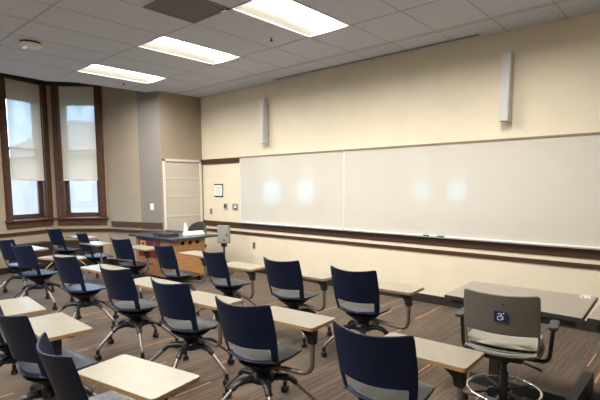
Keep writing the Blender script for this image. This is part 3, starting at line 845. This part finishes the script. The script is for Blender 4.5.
bm = bmesh.new(); box(bm, bx0+.02, bx1-.02, by0+.02, by1-.02, .10, .12); link('bottom_shelf', bm, OAK, TD)
for sx in (bx0+.08, bx1-.08):
    for sy in (by0+.08, by1-.08):
        bm = bmesh.new(); lathe(bm, [(.012, -.012), (.042, -.010), (.042, .010), (.012, .012)], 16, Matrix.Translation((sx, sy, .042)) @ Matrix.Rotation(PI/2, 4, 'X')); box(bm, sx-.02, sx+.02, sy-.018, sy+.018, .07, .10)
        link('caster', bm, BLACKP, TD, smooth=True)
em = empty('emblem_sign'); em.parent = TD; em.location = (0, 0, 0); em['label'] = 'maroon panel with a gold emblem'
ex0 = L_(-7.42, 0)[0]; ex1 = L_(-6.75, 0)[0]
bm = bmesh.new(); box(bm, ex0, ex1, by0-.008, by0, .40, .715); link('sign_board', bm, MAROON, em)
bm = bmesh.new(); ec = (ex0+ex1)/2-.18; yy0, yy1 = by0-.013, by0-.008
for (a, b_, c_, d_) in ((-.085, .085, .645, .675), (-.085, -.045, .53, .645), (.045, .085, .53, .645), (-.11, -.02, .50, .53), (.02, .11, .50, .53), (-.045, .045, .575, .60)):
    box(bm, ec+a, ec+b_, yy0, yy1, c_, d_)
link('gold_emblem', bm, GOLD, em)

# things on the teacher desk
def docam():
    t = empty('document_camera', (-6.56, 4.62, .77), math.radians(80), 'white document camera lying on the teacher desk', 'document camera')
    bm = bmesh.new(); prism(bm, rrect(.38, .12, .03), 0, .035); link('base', bm, WHITE, t, bevel=.006)
    bm = bmesh.new()
    a = [(-.18, .03), (-.10, .03), (-.12, .17), (-.15, .22), (-.165, .17)]
    f = [bm.verts.new((x, -.02, z)) for x, z in a]; g = [bm.verts.new((x, .02, z)) for x, z in a]
    for i in range(5): bm.faces.new((f[i], f[(i+1) % 5], g[(i+1) % 5], g[i]))
    bm.faces.new(f); bm.faces.new(g[::-1])
    link('camera_arm', bm, WHITE, t, bevel=.006)
    bm = bmesh.new(); box(bm, -.09, .17, -.045, .045, .035, .065); link('light_bar', bm, PAPER, t, bevel=.006)
docam()
t = empty('laptop', (-6.84, 4.26, .77), math.radians(5), 'closed black laptop on the teacher desk before the document camera', 'laptop')
bm = bmesh.new(); prism(bm, rrect(.38, .26, .02), .004, .028); link('base', bm, MATB, t, bevel=.003)
bm = bmesh.new(); prism(bm, rrect(.38, .26, .02), .030, .045); link('lid', bm, MATB, t, bevel=.003)
bm = bmesh.new()
for sx in (-1, 1):
    for sy in (-1, 1): box(bm, sx*.15-.012, sx*.15+.012, sy*.09-.012, sy*.09+.012, 0, .004)
link('foot', bm, BLACKP, t)
t = empty('keyboard', (-7.38, 4.75, .77), math.radians(0), 'flat grey keyboard at the bay end of the teacher desk', 'keyboard')
bm = bmesh.new(); prism(bm, rrect(.36, .15, .015), 0, .014); link('case', bm, MATB, t)
bm = bmesh.new()
for i in range(14):
    for j in range(5): box(bm, -.168+i*.0242, -.168+i*.0242+.019, -.062+j*.025, -.062+j*.025+.019, .014, .019)
link('keys', bm, pbr('key_grey', (.12, .12, .13), .5), t)

# dark office chair behind the teacher desk
def office_chair(x, y, deg):
    t = empty('office_chair', (x, y, 0), math.radians(deg), 'black office chair with arms behind the teacher desk', 'chair')
    us = US
    def bf(u, v):
        return (u*interp([(0, .22), (.5, .31), (.85, .30), (1, .22)], v), -.22-.06*v+.10*u*u, .52+.40*v-.05*abs(u)**3*v)
    bm = bmesh.new(); shell_grid(bm, bf, us, [0, .1, .25, .5, .75, .9, 1]); o = link('backrest', bm, MATB, t, smooth=True, ang=180)
    m = o.modifiers.new('t', 'SOLIDIFY'); m.thickness = .05; m = o.modifiers.new('s', 'SUBSURF'); m.levels = m.render_levels = 2
    bm = bmesh.new(); prism(bm, rrect(.50, .47, .10), .43, .50); link('seat', bm, MATB, t, bevel=.025, bseg=3)
    for s in (-1, 1):
        bm = bmesh.new(); tube(bm, bend_path([(s*.20, 0, .42), (s*.30, 0, .42), (s*.31, 0, .67)], .04), .016, 10); a = link('armrest', bm, BLACKP, t, smooth=True)
        bm = bmesh.new(); prism(bm, rrect(.08, .26, .035, cx=s*.31, cy=.0), .67, .70); link('arm_pad', bm, BLACKP, a, bevel=.008)
    bm = bmesh.new(); lathe(bm, [(.028, .07), (.028, .42)]); link('gas_column', bm, BLACKP, t, smooth=True)
    bm = bmesh.new(); tube(bm, [(0, -.10, .43), (0, -.26, .44), (0, -.25, .56)], .022); link('back_support', bm, BLACKP, t, smooth=True)
    for k in range(5):
        R = Matrix.Rotation(math.radians(72*k+10), 4, 'Z')
        bm = bmesh.new(); tube(bm, [(.02, 0, .10), (.28, 0, .07)], [.026, .016], 10, R); l = link('leg', bm, BLACKP, t, smooth=True)
        bm = bmesh.new(); tube(bm, [(.28, 0, .03), (.28, 0, .075)], .010, 8, R)
        for q in (-1, 1): lathe(bm, [(.010, -.009), (.026, -.007), (.026, .007), (.010, .009)], 14, R @ Matrix.Translation((.28, q*.015, .0265)) @ Matrix.Rotation(PI/2, 4, 'X'))
        link('caster', bm, BLACKP, l, smooth=True)
office_chair(-7.34, 5.10, 178)

# grey box on a stand
t = empty('equipment_stand', (-6.57, 5.28, 0), math.radians(25), 'light grey panel box on a black stand in front of the cream wall', 'stand')
bm = bmesh.new(); box(bm, -.115, .115, -.035, .035, .565, .89); link('panel_box', bm, LGREY, t, bevel=.006)
bm = bmesh.new()
for (px, pz) in ((.075, .72), (.02, .625)): lathe(bm, [(.018, .0), (.018, .004)], 14, Matrix.Translation((px, -.035, pz)) @ Matrix.Rotation(PI/2, 4, 'X'))
link('knob', bm, MATB, t)
bm = bmesh.new(); lathe(bm, [(.018, .03), (.018, .585)]); box(bm, -.045, .045, -.03, .03, .50, .575); link('pole', bm, BLACKP, t, smooth=True, ang=30)
bm = bmesh.new(); lathe(bm, [(.17, 0), (.17, .012), (.03, .035)], 28); link('base', bm, BLACKP, t, smooth=True)

# ---------------------------------------------------------------- outside
bm = bmesh.new(); box(bm, -60, -10.8, -40, 60, -.5, -.4); box(bm, -10.8, 6, -40, -3.7, -.5, -.4); struct('ground_outside', bm, pbr('mottled_cyan_ground', (.05, .16, .19), .9, noise=.5, nscale=1.2))  # mottled ground, tinted cyan for the view through the lower panes
h = empty('neighbour_building', (-27.6, 12.4, -.4), math.radians(15), 'tan building with pale hipped roof seen through the shaded window', 'building')
bm = bmesh.new(); box(bm, -4, 4, -3.2, 3.2, 0, 3.6); link('wall', bm, BRICKX, h)
bm = bmesh.new()
e = [bm.verts.new(p) for p in ((-4.4, -3.6, 3.6), (4.4, -3.6, 3.6), (4.4, 3.6, 3.6), (-4.4, 3.6, 3.6))]; r = [bm.verts.new((0, -1.2, 5.8)), bm.verts.new((0, 1.2, 5.8))]
bm.faces.new((e[0], e[1], r[0])); bm.faces.new((e[1], e[2], r[1], r[0])); bm.faces.new((e[2], e[3], r[1])); bm.faces.new((e[3], e[0], r[0], r[1])); bm.faces.new(e[::-1])
link('roof', bm, ROOFX, h)

# sky
w = bpy.data.worlds.new('sky'); SC.world = w; w.use_nodes = True; n = w.node_tree; n.nodes.clear()
out = N(n, 'ShaderNodeOutputWorld'); bg = N(n, 'ShaderNodeBackground'); n.links.new(bg.outputs[0], out.inputs[0])
tc = N(n, 'ShaderNodeTexCoord'); sp = N(n, 'ShaderNodeSeparateXYZ'); n.links.new(tc.outputs['Generated'], sp.inputs[0])
r = N(n, 'ShaderNodeValToRGB'); n.links.new(mth(n, 'MULTIPLY_ADD', sp.outputs[2], .5, .5), r.inputs[0])
el = r.color_ramp.elements
el[0].position = .40; el[0].color = (.05, .16, .21, 1); el[1].position = .62; el[1].color = (.50, .66, .95, 1)
e2 = el.new(.50); e2.color = (.13, .27, .38, 1)
nz = N(n, 'ShaderNodeTexNoise'); nz.inputs['Scale'].default_value = 1; nz.inputs['Detail'].default_value = 4
mp = N(n, 'ShaderNodeMapping'); mp.inputs['Scale'].default_value = (70, 70, 18); n.links.new(tc.outputs['Generated'], mp.inputs[0]); n.links.new(mp.outputs[0], nz.inputs['Vector'])
vm = N(n, 'ShaderNodeVectorMath', operation='SCALE'); n.links.new(r.outputs[0], vm.inputs[0]); n.links.new(mth(n, 'MULTIPLY_ADD', nz.outputs['Fac'], 1.6, .2), vm.inputs['Scale'])
n.links.new(vm.outputs[0], bg.inputs[0]); bg.inputs[1].default_value = 7.5

# ---------------------------------------------------------------- camera
cam = bpy.data.cameras.new('camera'); co = bpy.data.objects.new('camera', cam); COL.objects.link(co)
yaw, pit, rol = map(math.radians, (41.743, -5.709, -.295))
F = Vector((-math.sin(yaw)*math.cos(pit), math.cos(yaw)*math.cos(pit), math.sin(pit)))
R = Vector((math.cos(yaw), math.sin(yaw), 0)); U = R.cross(F)
R2 = R*math.cos(rol)+U*math.sin(rol); U2 = -R*math.sin(rol)+U*math.cos(rol)
co.matrix_world = Matrix(((R2.x, U2.x, -F.x, 0), (R2.y, U2.y, -F.y, 0), (R2.z, U2.z, -F.z, 1.6), (0, 0, 0, 1)))
cam.sensor_width = 36; cam.lens = 459.49/600*36; cam.shift_y = 31.617/600; cam.clip_start = .05; cam.clip_end = 300
SC.camera = co
SC.view_settings.view_transform = 'Standard'; SC.view_settings.look = 'None'; SC.view_settings.gamma = 1
SC.view_settings.use_curve_mapping = False
SC.view_settings.exposure = 0.92
SC.cycles.use_denoising = True
SC.cycles.max_bounces = 10; SC.cycles.diffuse_bounces = 6; SC.cycles.transparent_max_bounces = 12
SC.cycles.sample_clamp_indirect = 6
